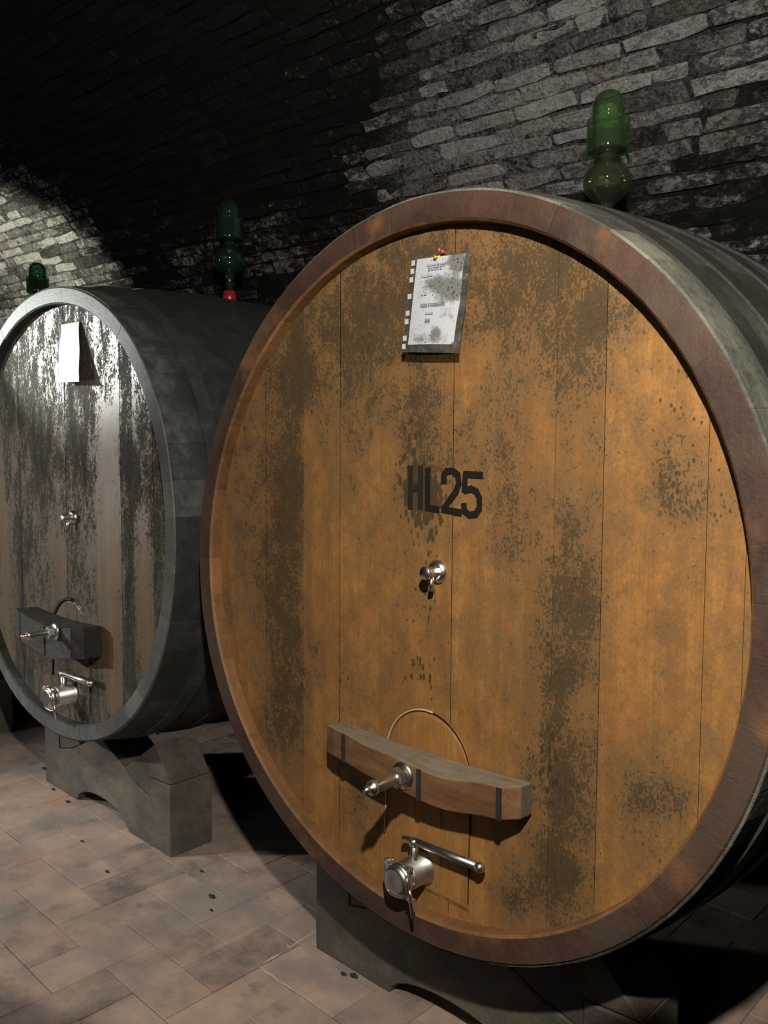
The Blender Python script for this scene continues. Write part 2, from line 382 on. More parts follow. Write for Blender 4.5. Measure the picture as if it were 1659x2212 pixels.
def brick_geo(x, s, L, H, D, r):
    """one irregular brick on the vault: rounded face, 48 triangles"""
    base = [(-.5, -.32), (-.47, -.46), (-.12, -.5), (.2, -.5), (.46, -.45), (.5, -.3), (.5, .3), (.45, .46), (.1, .5), (-.2, .5), (-.46, .45), (-.5, .28)]
    base = [(a*L+r.uniform(-.012, .009), b*H+r.uniform(-.0060, .0045)) for a, b in base]
    tilt = r.uniform(-.03, .03); V = []
    for (k, dep) in ((1.0, -.015), (1.0, D*.55), (.90, D)):
        for a, b in base:
            aa = a-(.0 if k == 1 else math.copysign(min(.008, abs(a)), a)); bb = b*(1 if k == 1 else .82)
            bb2 = bb+tilt*aa
            xx = x+aa; ss = s+bb2+SKEW*aa
            V.append(vpt(xx, ss, dep+(r.uniform(-.004, .003) if dep > 0 else 0)))
    n = 12; F = []
    for q in (0, 1):
        for k in range(n): F.append((q*n+k, q*n+(k+1) % n, (q+1)*n+(k+1) % n, (q+1)*n+k))
    F.append(tuple(range(2*n, 3*n)))
    return V, F
bricks = []
s = .95; row = 0
while s < 3.75:
    pitch = rnd.uniform(.052, .066); x = -6.3+rnd.uniform(0, .25)
    while x < 1.7:
        L = rnd.choice((.25, .265, .28, .24, .13, .27)); L *= rnd.uniform(.93, 1.06)
        if rnd.random() > .07:
            bs = s+SKEW*(x+L/2+1.0)
            bricks.append((x+L/2, bs, L-rnd.uniform(.004, .016), pitch-rnd.uniform(.003, .012), rnd.uniform(.003, .016), min(1, max(0, rnd.gauss(.52, .24)))))
        x += L
    s += pitch; row += 1
def brick_view(b):
    p = project(vpt(b[0], b[1]))
    if not p or not (-60 < p[0] < 1720 and -60 < p[1] < 700): return 0
    return b[2]*b[3]*(FPX/p[2])**2
order = sorted(range(len(bricks)), key=lambda i: -brick_view(bricks[i])); near = set(order[:298])
SV, SF, ST, SS = [], [], [], []
for i, b in enumerate(bricks):
    V, F = brick_geo(*b[:5], rnd); t = b[5]; so = [dark_bias_at(b[0], b[1])+.10*(.5-t)]*len(V)
    if i in near:
        link('brick', mesh('brick', V, F, False, None, {'tone': t, 'dark_bias': so}), M_brick, ceiling)
    else:
        k = len(SV); SV += V; SF += [tuple(q+k for q in f) for f in F]; ST += [t]*len(V); SS += so
o = link('brick_field', mesh('brick_field', SV, SF, False, None, {'tone': ST, 'dark_bias': SS}), M_brick, ceiling); o['kind'] = 'stuff'

def wall(name, V, label=None):
    return structure(link(name, mesh(name, V, [(0, 1, 2, 3)], False, None, {'tone': .5, 'dark_bias': .1}), M_mortar))
yb, yf = VY+VR, VY-VR
wall('wall_back', [(XA, yb, -.02), (XB, yb, -.02), (XB, yb, VZ), (XA, yb, VZ)])
wall('wall_front', [(XA, yf, -.02), (XB, yf, -.02), (XB, yf, VZ), (XA, yf, VZ)])
for nm, x in (('wall_left', XA), ('wall_right', XB)):
    ring = [(x, yb, -.02)]+[tuple(vpt(x, smax*k/40)) for k in range(41)]+[(x, yf, -.02)]
    structure(link(nm, mesh(nm, ring, [tuple(range(len(ring)))], False, None, {'tone': .5, 'dark_bias': .1}), M_mortar))

floor = structure(link('floor', mesh('floor', [(XA, yf, -.004), (XB, yf, -.004), (XB, yb, -.004), (XA, yb, -.004)], [(0, 1, 2, 3)]), M_grout), 'old terracotta tile floor of the cellar aisle')
TS = .1455; TX0, TY0 = -1.11, -.145
tiles = []
for i in range(-26, 15):
    for j in range(-22, 14):
        k = (i+j+3) % 4
        if k == 0: tiles.append((TX0+i*TS, TY0+j*TS, 2*TS, TS))
        elif k == 2: tiles.append((TX0+i*TS, TY0+j*TS, TS, 2*TS))
def tile_geo(x, y, w, h, r):
    g = r.uniform(.0004, .0016); dz = r.uniform(-.0008, .0008); bz = [dz+r.uniform(-.0008, .0008) for _ in range(4)]
    x0, x1, y0, y1 = x+g, x+w-g, y+g, y+h-g; c = .0012
    P = [(x0, y0), (x1, y0), (x1, y1), (x0, y1)]; Q = [(x0+c, y0+c), (x1-c, y0+c), (x1-c, y1-c), (x0+c, y1-c)]
    V = [(a, b, -.004) for a, b in P]+[(a, b, z-.0010) for (a, b), z in zip(P, bz)]+[(a, b, z) for (a, b), z in zip(Q, bz)]
    F = []
    for q in (0, 4):
        for k in range(4): F.append((q+k, q+(k+1) % 4, q+4+(k+1) % 4, q+4+k))
    F.append((8, 9, 10, 11)); return V, F
def tile_view(t):
    p = project((t[0]+t[2]/2, t[1]+t[3]/2, 0))
    if not p or not (-90 < p[0] < 1000 and p[1] < 2320 and t[1] < 1.3): return 0
    return t[2]*t[3]/p[2]**3
order = sorted(range(len(tiles)), key=lambda i: -tile_view(tiles[i])); near = set(i for i in order[:230] if tile_view(tiles[i]) > 0)
SV, SF, ST = [], [], []
for i, t in enumerate(tiles):
    V, F = tile_geo(*t, rnd); tn = min(1, max(0, rnd.gauss(.55, .2)))
    if i in near: link('tile', mesh('tile', V, F, False, None, {'tone': tn}), M_tile, floor)
    else:
        k = len(SV); SV += V; SF += [tuple(q+k for q in f) for f in F]; ST += [tn]*len(V)
o = link('tile_field', mesh('tile_field', SV, SF, False, None, {'tone': ST}), M_tile, floor); o['kind'] = 'stuff'

def smear(P, w, seed):
    q = random.Random(seed); V = []; n = len(P)
    for k, (x, y) in enumerate(P):
        a = Vector(P[max(k-1, 0)]); b_ = Vector(P[min(k+1, n-1)]); d = (b_-a).normalized(); nr = Vector((-d.y, d.x)); ww = w*q.uniform(.4, 1.2)*(.3 if k in (0, n-1) else 1)
        V += [(x+nr.x*ww, y+nr.y*ww, .0012), (x-nr.x*ww, y-nr.y*ww, .0012)]
    o = link('mortar_smear', mesh('mortar_smear', V, [(2*k, 2*k+1, 2*k+3, 2*k+2) for k in range(n-1)]), M_smear, floor); return o
M_smear = plain('pale_mortar', (.60, .53, .47), .85)
smear([(-.530, -.002), (-.50, -.003), (-.47, -.001), (-.44, -.003), (-.41, -.001), (-.382, -.002)], .0022, 1)
smear([(-.532, .02), (-.533, .05), (-.535, .08)], .0030, 2)
smear([(-.537, .11), (-.540, .14), (-.541, .17), (-.543, .21)], .0026, 3)
smear([(-.552, .118), (-.545, .115), (-.537, .112)], .004, 4)
smear([(-.678, .055), (-.679, .085), (-.680, .115)], .0016, 5)
smear([(-.968, .146), (-.93, .145), (-.90, .146), (-.86, .145)], .0012, 6)

# ------------------------------------------------------------------ casks
RB, LEN, BUL, HEAD = .85, 1.60, .05, .035      # belly radius, length, bulge, depth of the head behind the chime
def harm(c, th):
    v = c[0]
    for k in range(1, 5): v += c[2*k-1]*cos(k*th)+c[2*k]*sin(k*th)
    return v
CH1 = [0.7987, -0.003, -0.0011, -0.0062, 0.0057, -0.0049, -0.0044, -0.0011, 0.0012]
CH2 = [0.8159, -0.0104, 0.0001, -0.0006, -0.0012, 0.0039, -0.0041, -0.0096, 0.0005]
MOULD1 = [(.33, -.32, .13, .28, .26), (.38, .0, .10, .12, .28), (.53, -.37, .10, .15, .30), (.60, .20, .12, .2, .18), (-.20, -.50, .12, .18, .12), (0.0, 0.72, 0.85, 0.46, 0.46), (-.60, .10, .34, .60, .22), (.15, .15, .35, .3, .16), (.20, .62, .3, .16, .15), (-0.309, 0.56, 0.244, 0.144, 0.5), (-0.067, 0.637, 0.229, 0.121, 0.4), (0.285, 0.572, 0.193, 0.114, 0.42), (-0.395, 0.454, 0.069, 0.08, 0.6), (-0.441, 0.176, 0.075, 0.178, 0.75), (-0.47, -0.114, 0.1, 0.171, 0.5), (-0.414, -0.323, 0.089, 0.146, 0.62), (-0.49, -0.437, 0.075, 0.088, 0.55), (-0.002, 0.351, 0.046, 0.121, 0.55), (-0.007, 0.199, 0.053, 0.061, 0.5), (0.12, 0.299, 0.149, 0.086, 0.3), (0.239, 0.169, 0.065, 0.083, 0.42), (0.399, -0.023, 0.057, 0.07, 0.6), (0.326, 0.093, 0.09, 0.089, 0.3), (0.343, -0.229, 0.036, 0.082, 0.55), (0.372, -0.368, 0.069, 0.136, 0.72), (0.361, -0.546, 0.07, 0.083, 0.85), (0.259, -0.626, 0.055, 0.048, 0.75), (0.546, -0.352, 0.051, 0.075, 0.5), (0.604, -0.318, 0.04, 0.041, 0.45), (0.563, 0.255, 0.048, 0.087, 0.45), (0.425, 0.504, 0.063, 0.05, 0.5), (0.39, 0.381, 0.075, 0.068, 0.35), (-0.184, -0.582, 0.062, 0.091, 0.6), (-0.308, -0.256, 0.099, 0.082, 0.3), (-0.003, -0.18, 0.117, 0.136, 0.18), (-0.605, 0.245, 0.099, 0.187, 0.25), (0.613, 0.193, 0.069, 0.047, 0.35), (-0.151, 0.355, 0.169, 0.127, 0.25), (0.644, 0.436, 0.044, 0.045, 0.3), (0.382, -0.14, 0.049, 0.053, 0.5)]
MOULD2 = [(0.333, -0.115, 0.099, 0.477, -0.55), (0.56, -0.214, 0.061, 0.225, -0.55), (-0.509, -0.225, 0.1, 0.288, -0.4), (-0.066, -0.149, 0.093, 0.156, -0.3), (0.095, 0.193, 0.201, 0.197, 0.2), (-0.28, 0.367, 0.236, 0.266, 0.2), (0.479, 0.196, 0.14, 0.134, 0.1), (0.077, 0.615, 0.103, 0.096, 0.25), (0.614, -0.019, 0.054, 0.219, 0.2), (-0.355, -0.266, 0.064, 0.374, 0.35), (0.466, -0.255, 0.044, 0.386, 0.4), (0.133, -0.63, 0.201, 0.102, 0.2)]
def mould_at(blobs, bias, x, z):
    return bias+sum(w*math.exp(-((x-a)/rx)**2-((z-b)/rz)**2) for a, b, rx, rz, w in blobs)

def arch_poly(cx, hw, ztop, zbot, n=20):
    """outline of the manway door, counter-clockwise seen from the aisle"""
    zc = ztop-hw*1.02
    P = [(cx-hw*1.06, zbot), (cx+hw*.94, zbot+.004)]
    P += [(cx+hw*cos(pi*k/n), zc+hw*1.02*sin(pi*k/n)) for k in range(n+1)]
    return P
def inside_arch(x, z, a): return a[0]-a[1] < x < a[0]+a[1] and z > a[3]

def make_cask(loc, ch, seams, mats, blobs, bias, arch, hoops, label, tones, seed, bb, dots=()):
    M_head, M_end, M_side, M_in = mats
    r = random.Random(seed)
    t = empty('wine_cask', loc, label, 'cask')
    Z = RB                                             # local height of the axis
    # staves
    n = 46; cuts = [0.0]
    for k in range(n): cuts.append(cuts[-1]+r.uniform(.85, 1.15))
    cuts = [2*pi*c/cuts[-1]+.05 for c in cuts]
    prof = [0, .006, .05, .14, .28, .44, .6, .8, 1.0, 1.2, 1.4, 1.55, LEN]
    TH = .060
    for k in range(n):
        a0, a1 = cuts[k], cuts[k+1]; cols = [a0, a0+.003, (a0+a1)/2, a1-.003, a1]
        jit = r.uniform(-.0008, .0008); fj = r.uniform(-.0005, .0005); V = []; F = []; mi = []; tn = []
        for ci, a in enumerate(cols):
            e = -.0007 if ci in (0, 4) else 0
            R0 = harm(ch, a)
            line = [(R0-TH, .10), (R0-TH, .006), (R0-TH+.005, fj-e*.4), (R0-.007, fj-e*.4)]
            line += [(R0+BUL*(1-((y-LEN/2)/(LEN/2))**2)+jit+e-(.004 if y == 0 else 0), y+(.004 if y == 0 else 0)) for y in prof]
            line += [(R0-TH, LEN)]
            for rr, y in line: V.append((rr*cos(a), y, Z+rr*sin(a)))
        m = len(line)
        for ci in range(4):
            for q in range(m-1):
                F.append((ci*m+q, ci*m+q+1, (ci+1)*m+q+1, (ci+1)*m+q)); mi.append(2 if q < 2 else 1 if q < 4 else 0)
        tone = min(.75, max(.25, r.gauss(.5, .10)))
        tone_in = tone-.30*max(0.0, min(1.0, (sin((a0+a1)/2)+.15)/.5))  # shade at the top of the inner chime put into the stave tone
        tn = [tone_in if (i % m) < 3 else tone+(-.42 if v[1] > .1 and (i % m) > 3 else ((.14 if sin(a0) > -.05 else -.30) if (i % m) > 4 else 0)) for i, v in enumerate(V)]  # front band: lit top and shaded underside put into tone; mould behind it
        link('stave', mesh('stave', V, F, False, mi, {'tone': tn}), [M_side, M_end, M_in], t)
    # hoops
    for (y0, w, mat) in hoops:
        V = []; F = []; N = 96; tn = []
        for k in range(N):
            a = 2*pi*k/N; R0 = harm(ch, a)
            for (y, off) in ((y0, -.004), (y0, .0055), (y0+w, .0055), (y0+w, -.004)):
                rr = R0+BUL*(1-((y-LEN/2)/(LEN/2))**2)+off; V.append((rr*cos(a), y, Z+rr*sin(a))); tn.append(.35+.65*math.exp(-((a-.44)/.13)**2)*(mat is M_rust and y < .4))
        for k in range(N):
            j = (k+1) % N
            for q in range(3): F.append((k*4+q, k*4+q+1, j*4+q+1, j*4+q))
        link('hoop', mesh('hoop', V, F, False, None, {'tone': tn}), mat, t)
    # head boards
    def rim(x, z): return harm(ch, atan2(z, x))-.053
    edge = [-.80]+seams+[.80]
    for k in range(len(edge)-1):
        x0, x1 = edge[k], edge[k+1]; nc = max(2, int((x1-x0)/.016)); xs = [x0+.0003]+[x0+(x1-x0)*q/nc for q in range(1, nc)]+[x1-.0003]
        V = []; F = []; md = []; dt = []; nz = 92
        for x in xs:
            if abs(x) > .765: x = math.copysign(.765, x)
            zt = sqrt(max(0, rim(x, .6)**2-x*x)); 
            for _ in range(6): zt = sqrt(max(1e-6, rim(x, zt)**2-x*x))
            zb = -zt
            for _ in range(6): zb = -sqrt(max(1e-6, rim(x, zb)**2-x*x))
            g = 0.0
            bw = .0006*sin(k*2.3)
            for q in range(nz+1):
                z = zb+(zt-zb)*q/nz
                V.append((x, HEAD+g+bw, Z+z)); md.append(mould_at(blobs, bias+bb[k % len(bb)], x, z)); dt.append(mould_at(dots, 0, x, z))
        for c in range(len(xs)-1):
            for q in range(nz): F.append((c*(nz+1)+q, (c+1)*(nz+1)+q, (c+1)*(nz+1)+q+1, c*(nz+1)+q+1))
        link('head_board', mesh('head_board', V, F, False, None, {'mould': md, 'dots': dt, 'tone': tones[k % len(tones)]}), M_head, t)
    # rear head
    b = MB(); b.lathe([(0.0001, 0), (.77, 0)], (0, LEN-.06, Z), (0, 1, 0), 48, caps=False); b.build('rear_head', M_end, t)
    # manway door: arched board let into the head, split into planks, with its own edge
    cx, hw, zt, zb = arch
    ys = [cx-hw*.99, cx-hw*.28, cx+hw*.36, cx+hw*.99]
    door = None
    for k in range(3):
        x0, x1 = ys[k], ys[k+1]; nc = 5; xs = [x0, x0+.0015]+[x0+(x1-x0)*q/nc for q in range(1, nc)]+[x1-.0015, x1]
        V = []; F = []; md = []; nz = 30; zc = zt-hw*1.02
        for x in xs:
            top = zc+1.02*sqrt(max(0, hw*hw-(x-cx)**2)); bot = max(zb, -sqrt(max(0, (.74-.004)**2-x*x))+.006)
            g = .003 if x in (xs[0], xs[-1]) else 0
            for q in range(nz+1):
                z = bot+(top-bot)*q/nz; ed = .004 if q in (0, nz) else 0
                V.append((x, HEAD-.0035+g+ed, Z+z)); md.append(mould_at(blobs, bias-.12, x, z))
        for c in range(len(xs)-1):
            for q in range(nz): F.append((c*(nz+1)+q, (c+1)*(nz+1)+q, (c+1)*(nz+1)+q+1, c*(nz+1)+q+1))
        me = mesh('manway_door', V, F, False, None, {'mould': md, 'tone': .5+.06*(k-1)})
        if door is None: door = link('manway_door', me, M_head, t)
        else: link('door_plank', me, M_head, door)
    return t, door

HOOPS1 = [(.085, .055, M_hoop), (.215, .06, M_hoop), (.40, .06, M_hoop), (.58, .06, M_hoop), (.96, .06, M_hoop), (1.14, .06, M_hoop), (1.32, .06, M_hoop), (1.46, .055, M_hoop)]
HOOPS2 = [(.12, .05, M_side2), (.30, .055, M_rust), (.50, .055, M_rust), (1.05, .055, M_rust), (1.25, .055, M_rust), (1.42, .05, M_side2)]
Z1, Z2, X2 = 1.11, 1.154, -1.716
cask1, door1 = make_cask((0, 0, Z1-RB), CH1, [-.536, -.383, -.251, -.115, .010, .095, .204, .343, .445, .55, .636, .701],
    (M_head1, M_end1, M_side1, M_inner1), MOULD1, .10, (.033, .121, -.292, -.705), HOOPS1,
    'large amber oak wine cask stencilled HL25, facing the aisle', [.45, .5, .46, .68, .5, .48, .62, .42, .38, .66, .6, .55, .6], 3, [.10, .16, -.14, .0, -.02, -.06, -.08, .02, .12, -.10, .0, .0, .0], [(.03, .10, .06, .12, 1.0), (.0, -.20, .13, .13, .22), (.02, .20, .09, .06, .8),  (.02, -.14, .10, .10, .42), (-.03, -.26, .06, .06, .30), (-.22, -.25, .1, .1, .4), (.63, .33, .10, .14, .55), (-.02, .22, .06, .12, .5), (.55, -.42, .08, .1, .45), (.33, -.30, .07, .15, .5), (-.30, .45, .2, .15, .25)])
cask2, door2 = make_cask((X2, 0, Z2-RB), CH2, [-.62, -.5, -.36, -.24, -.12, .03, .15, .255, .42, .50, .62],
    (M_head2, M_end2, M_side2, M_side2), MOULD2, .66, (.052, .142, -.297, -.70), HOOPS2,
    'grey mould-darkened wine cask beyond the amber one, lit at its top', [.4, .5, .35, .45, .5, .4, .45, .42, .62, .5, .62, .45], 11, [.0, -.1, .08, .0, .1, -.06, .05, .08, -.14, .14, -.08, .1])

# ---- fittings of a cask (local: x across, y out of the head is negative, z up from the belly bottom)
def fittings(t, door, bar, bolt, valve, tap, barmats, edge, arch, bx=0.0):
    Z = RB
    cx, hw, zt, zb = arch; zc = zt-hw*1.02
    A = [(cx+hw*1.005*cos(pi-pi*k/22), HEAD-.0045, Z+zc+hw*1.025*sin(pi-pi*k/22)) for k in range(23)]
    P = [(cx-hw*1.05, HEAD-.004, Z+zb+.10), (cx-hw*1.02, HEAD-.004, Z+(zb+zc)/2)]+A[:13]
    MB().tube(P, edge[1], 6).build('door_edge', edge[0], door)
    MB().tube(A[12:]+[(cx+hw*.98, HEAD-.004, Z+zb+.02)], .0012, 6).build('door_edge', M_gap, door)
    # crossbar: hand-hewn timber, belly in the middle, chamfered right end
    x0, x1, zb0, zt0, dep = bar; n = 16; b = MB(); V = []; mm = barmats
    for k in range(n+1):
        u = k/n; x = x0+(x1-x0)*u
        h = (zt0-zb0)/2; zc_ = (zt0+zb0)/2
        wob = .006*sin(u*7.0)+.004*sin(u*15+1)
        sag = -.010*sin(pi*u)
        yf = HEAD-.006-dep*(1-.10*abs(2*u-1)**2)+.004*sin(u*11)
        if k == n: yf += .030; x -= .004
        if k == 0: yf += .010
        hz = h*(1.0-.05*sin(pi*u))
        V += [(x, HEAD-.0045, Z+zc_+hz+sag*.6), (x, yf, Z+zc_+hz+sag+wob), (x, yf, Z+zc_-hz+sag*1.6+wob), (x, HEAD-.0045, Z+zc_-hz+sag)]
    F = []; mi = []
    for k in range(n):
        for q in range(4):
            F.append((k*4+q, k*4+(q+1) % 4, (k+1)*4+(q+1) % 4, (k+1)*4+q)); mi.append(1 if q == 0 else 0)
    F += [(0, 3, 2, 1), (n*4, n*4+1, n*4+2, n*4+3)]; mi += [2, 2]
    b.V = V; b.F = F; b.mi = mi; b.sm = [False]*len(F)
    barobj = b.build('crossbar', mm, t, bevel=.003)
    for u in (.10, .56, .945):
        k = int(round(u*n)); p, q = Vector(V[k*4+1]), Vector(V[k*4+2]); c = (p+q)/2+Vector((0, -.0015, 0))
        MB().box(c, (.011, .004, (p-q).length*.96)).build('dark_strip', M_strip, barobj)  # thin dark strips across the bar front
    # bolt through the bar
    x, z, y = bolt[0], Z+bolt[1], bolt[2]
    bo = MB(); bo.lathe([(.0, .0), (.030, 0), (.030, .005), (.026, .008), (.020, .010)], (x, y+.002, z), (0, -1, 0), 28)
    bolt_o = bo.build('bar_bolt', M_steel, t)
    MB().lathe([(.022, .010), (.022, .026), (.018, .030)], (x, y, z), (0, -1, 0), 6, sm=False).build('nut', M_steel, bolt_o)
    MB().lathe([(.0140, .026), (.0132, .085), (.0155, .087), (.0155, .098), (.008, .101), (.008, .108), (.006, .116), (.0, .118)], (x, y, z), (0, -1, 0), 18).build('threaded_rod', M_steel, bolt_o)
    # sampling tap
    tx, tz = tap[0], Z+tap[1]; y = HEAD
    tp = MB(); tp.lathe([(.026, .0), (.026, .005), (.021, .009), (.019, .012), (.017, .012)], (tx, y, tz), (0, -1, 0), 28)
    tap_o = tp.build('sampling_tap', M_steel, t)
    MB().lathe([(.0115, .01), (.0115, .036)], (tx, y, tz), (0, -1, 0), 8, sm=False).build('tap_body', M_steel, tap_o)
    MB().lathe([(.012, .036), (.0145, .037), (.0145, .044), (.013, .046), (.0, .0455)], (tx, y, tz), (0, -1, 0), 24).build('tap_knob', M_steel, tap_o)
    MB().tube([(tx, y-.022, tz-.008), (tx, y-.022, tz-.026), (tx-.002, y-.023, tz-.040)], .0062, 12).build('tap_spout', M_steel, tap_o)
    # drain valve with clamp, blind cap and lever
    vx, vz = valve[0], Z+valve[1]; k = valve[2]
    va = MB(); va.lathe([(.044*k, 0), (.044*k, .004*k), (.037*k, .008*k), (.037*k, .060*k), (.031*k, .068*k), (.0, .068*k)], (vx, HEAD-.0035, vz), (0, -1, 0), 32)
    val = va.build('drain_valve', M_steel_dull, t)
    yv = HEAD-.0035
    MB().lathe([(.026*k, .064*k), (.026*k, .072*k), (.037*k, .074*k), (.041*k, .080*k), (.041*k, .088*k), (.037*k, .094*k), (.030*k, .094*k)], (vx, yv, vz), (0, -1, 0), 32).build('clamp_ring', M_steel, val)
    MB().lathe([(.036*k, .090*k), (.0345*k, .099*k), (.026*k, .1005*k), (.014*k, .0985*k), (.0, .0985*k)], (vx, yv, vz), (0, -1, 0), 32).build('blind_cap', M_steel, val)
    st = MB(); st.lathe([(.010*k, .028*k), (.010*k, .066*k), (.007*k, .068*k), (.007*k, .078*k)], (vx+.004, yv-.034*k, vz), (0, 0, 1), 14); st.build('stem', M_steel, val)
    zl = vz+.079*k; yl = yv-.034*k
    lv = MB(); L = valve[3]
    lv.lathe([(.013*k, -.008*k), (.014*k, -.004*k), (.014*k, .006*k), (.011*k, .009*k)], (vx+.004, yl, zl), (0, 0, 1), 16)
    lv.tube([(vx-.030*k, yl-.002, zl-.002), (vx-.014*k, yl, zl+.001), (vx+.02, yl, zl+.003), (vx+L*.5, yl+.002, zl+.003), (vx+L, yl+.004, zl+.004)], [.0085*k, .0075*k, .0095*k, .0105*k, .0105*k], 10)
    lev = lv.build('lever', M_steel, val)
    MB().lathe([(.0, -.012*k), (.010*k, -.010*k), (.0125*k, -.002), (.0125*k, .004), (.009*k, .010*k), (.0, .012*k)], (vx+L, yl+.004, zl+.004), (1, 0, .02), 14).build('lever_tip', M_steel, lev)
    # clamp screw with wing nut, hanging at lower right; wire loop round the cap
    wx, wz, wy = vx+.034*k, vz-.026*k, yv-.084*k
    ws = MB(); ws.tube([(wx, wy, wz+.016), (wx+.004, wy, wz-.012), (wx+.009, wy+.002, wz-.050)], [.004, .005, .0035], 10)
    ws.box((wx+.005, wy, wz-.010), (.022, .006, .010)); ws.build('wing_screw', M_steel, val)
    loop = [(vx+.047*k*cos(a)*(1+.06*sin(3*a)), yv-.083*k-.008*sin(2*a), vz+.047*k*sin(a)) for a in [2.2+q*.26 for q in range(13)]]
    lp2 = [(vx+.040*k, yv-.10*k, vz+.030*k), (vx+.046*k, yv-.105*k, vz+.012*k), (vx+.042*k, yv-.100*k, vz-.010*k), (vx+.046*k, yv-.092*k, vz-.028*k)]
    MB().tube(loop, .0028, 8).tube(lp2, .003, 8).build('wire_loop', M_steel, val)
    hk = MB(); hk.box((vx-.043*k, yv-.082*k, vz+.020*k), (.010, .014, .034)); hk.box((vx-.043*k, yv-.082*k, vz+.020*k), (.006, .018, .024)); hk.build('clamp_hinge', M_steel_dull, val, bevel=.003)
    MB().box((vx+.030*k, yv-.082*k, vz+.036*k), (.018, .014, .010)).build('clamp_lug', M_steel_dull, val, bevel=.003)
A1 = (.033, .121, -.292, -.705); A2 = (.052, .142, -.297, -.70)
fittings(cask1, door1, (-.232, .312, -.441, -.375, .070), (.030, -.417, HEAD-.078), (.020, -.650, .88, .180), (.057, .018), [M_bar1, M_bartop, M_barend], (M_seal, .0022), A1)
fittings(cask2, door2, (-.230, .286, -.468, -.360, .098), (.150, -.385, HEAD-.105), (.056, -.640, .98, .20), (.087, .000), [M_bar2, M_bar2, M_gap], (M_gap, .0065), A2)

# stencilled HL25, flat paint on the head of the amber cask
def strokes(segs, w):
    b = MB(); y = HEAD-.0016
    for poly in segs:
        for (a, c) in zip(poly[:-1], poly[1:]):
            a, c = Vector((a[0], a[1])), Vector((c[0], c[1])); d = (c-a).normalized(); nrm = Vector((-d.y, d.x))*w/2; e = d*w*.28
            q = [a-e-nrm, c+e-nrm, c+e+nrm, a-e+nrm]
            b.add([(v.x, y-rnd.uniform(0, .0002), v.y) for v in q], [(0, 1, 2, 3)])
    return b
HZ = -(Z1-RB)
def hl(segs): return [[(x, z+HZ) for x, z in s_] for s_ in segs]
strokes(hl([[(-.024, 1.350), (-.024, 1.262)], [(.006, 1.350), (.006, 1.264)], [(-.022, 1.305), (.006, 1.306)]]), .0150).build('stencil_letter', M_paint_worn, cask1, 'worn black stencilled letter H')
strokes(hl([[(.0265, 1.346), (.0265, 1.264)], [(.024, 1.2635), (.056, 1.2610)]]), .0148).build('stencil_letter', M_paint, cask1, 'black stencilled letter L')
strokes(hl([[(.071, 1.320), (.071, 1.334), (.079, 1.343), (.095, 1.344), (.109, 1.336), (.112, 1.318), (.104, 1.300), (.072, 1.264)], [(.069, 1.2615), (.117, 1.2575)]]), .0150).build('stencil_digit', M_paint, cask1, 'black stencilled digit 2')
strokes(hl([[(.127, 1.338), (.171, 1.3365)], [(.129, 1.336), (.127, 1.304)], [(.128, 1.304), (.145, 1.308), (.158, 1.303), (.166, 1.290), (.166, 1.268), (.157, 1.256), (.141, 1.254), (.128, 1.261), (.126, 1.274)]]), .0140).build('stencil_digit', M_paint, cask1, 'black stencilled digit 5')

# small iron ring under the grey cask, seen above its cradle
MB().tube([(.14+.012*cos(a), .33+.004*sin(a), .022+.014*sin(a)) for a in [2*pi*q/14 for q in range(14)]], .003, 7, closed=True).build('iron_ring', M_steel_dull, cask2)

# third cask, only its glass topping vessel shows above the grey one
cask3 = copy_tree(cask2); cask3.location.x = 2*X2+.0; cask3['label'] = 'third cask of the row, beyond the grey cask'

# ------------------------------------------------------------------ cradles and wedges
def belly(ch, zc, x, y):
    """height of the underside of a cask at offset x, depth y"""
    a = -atan2(.72, abs(x)+1e-9); R = max(harm(ch, a), harm(ch, -pi-a))+BUL*(1-((y-LEN/2)/(LEN/2))**2)+.008
    return zc-sqrt(R*R-x*x)
FY, FD = .165, .17
def cradle(xc, zc, ch, label):
    arch = [(-.20*cos(pi*k/12), .004+.066*sin(pi*k/12)) for k in range(13)]
    top = belly(ch, zc, 0, FY+FD)-.002; t2 = min(.262, top-.006)
    P = [(-.484, .0), (-.21, .0)]+arch+[(.21, 0), (.484, 0), (.484, .252), (.355, .243), (.352, .172), (.245, .199), (.105, t2), (.0, top)]
    P += [(-.105, t2), (-.245, .199), (-.352, .172), (-.355, .243), (-.484, .252)]
    o = MB().prism(P, FY, FY+FD).build('cask_cradle', M_beam, None, label, bevel=.004); o.location = (xc, 0, 0); o['category'] = 'cradle'
    return o
c2 = cradle(X2, Z2, CH2, 'weathered timber cradle beam with arched foot, under the grey cask')
c1 = cradle(0, Z1, CH1, 'shadowed timber cradle beam under the amber cask')
c3 = c2.copy(); COL.objects.link(c3); c3.location.x = 2*X2; c3['label'] = 'timber cradle beam under the third cask'
def wedge(xc, zc, ch, sgn, label):
    ap = belly(ch, zc, .386, FY+FD)-.003
    P = [(.175, .231), (.245, .2015), (.3495, .1745), (.3525, .2455), (.482, .2545), (.386, ap)]
    if sgn < 0: P = [(-x, z) for x, z in reversed(P)]
    o = MB().prism(P, FY+.003, FY+FD-.004).build('cask_wedge', M_beam, None, label, bevel=.004, tone=.35); o.location = (xc, 0, 0); o['category'] = 'wedge'
    return o
wedge(X2, Z2, CH2, 1, 'dark timber wedge chocking the near side of the grey cask')
wedge(X2, Z2, CH2, -1, 'timber wedge on the far side of the grey cask')
wedge(0, Z1, CH1, -1, 'timber wedge in shadow under the left of the amber cask')
wedge(0, Z1, CH1, 1, 'timber wedge under the right of the amber cask')

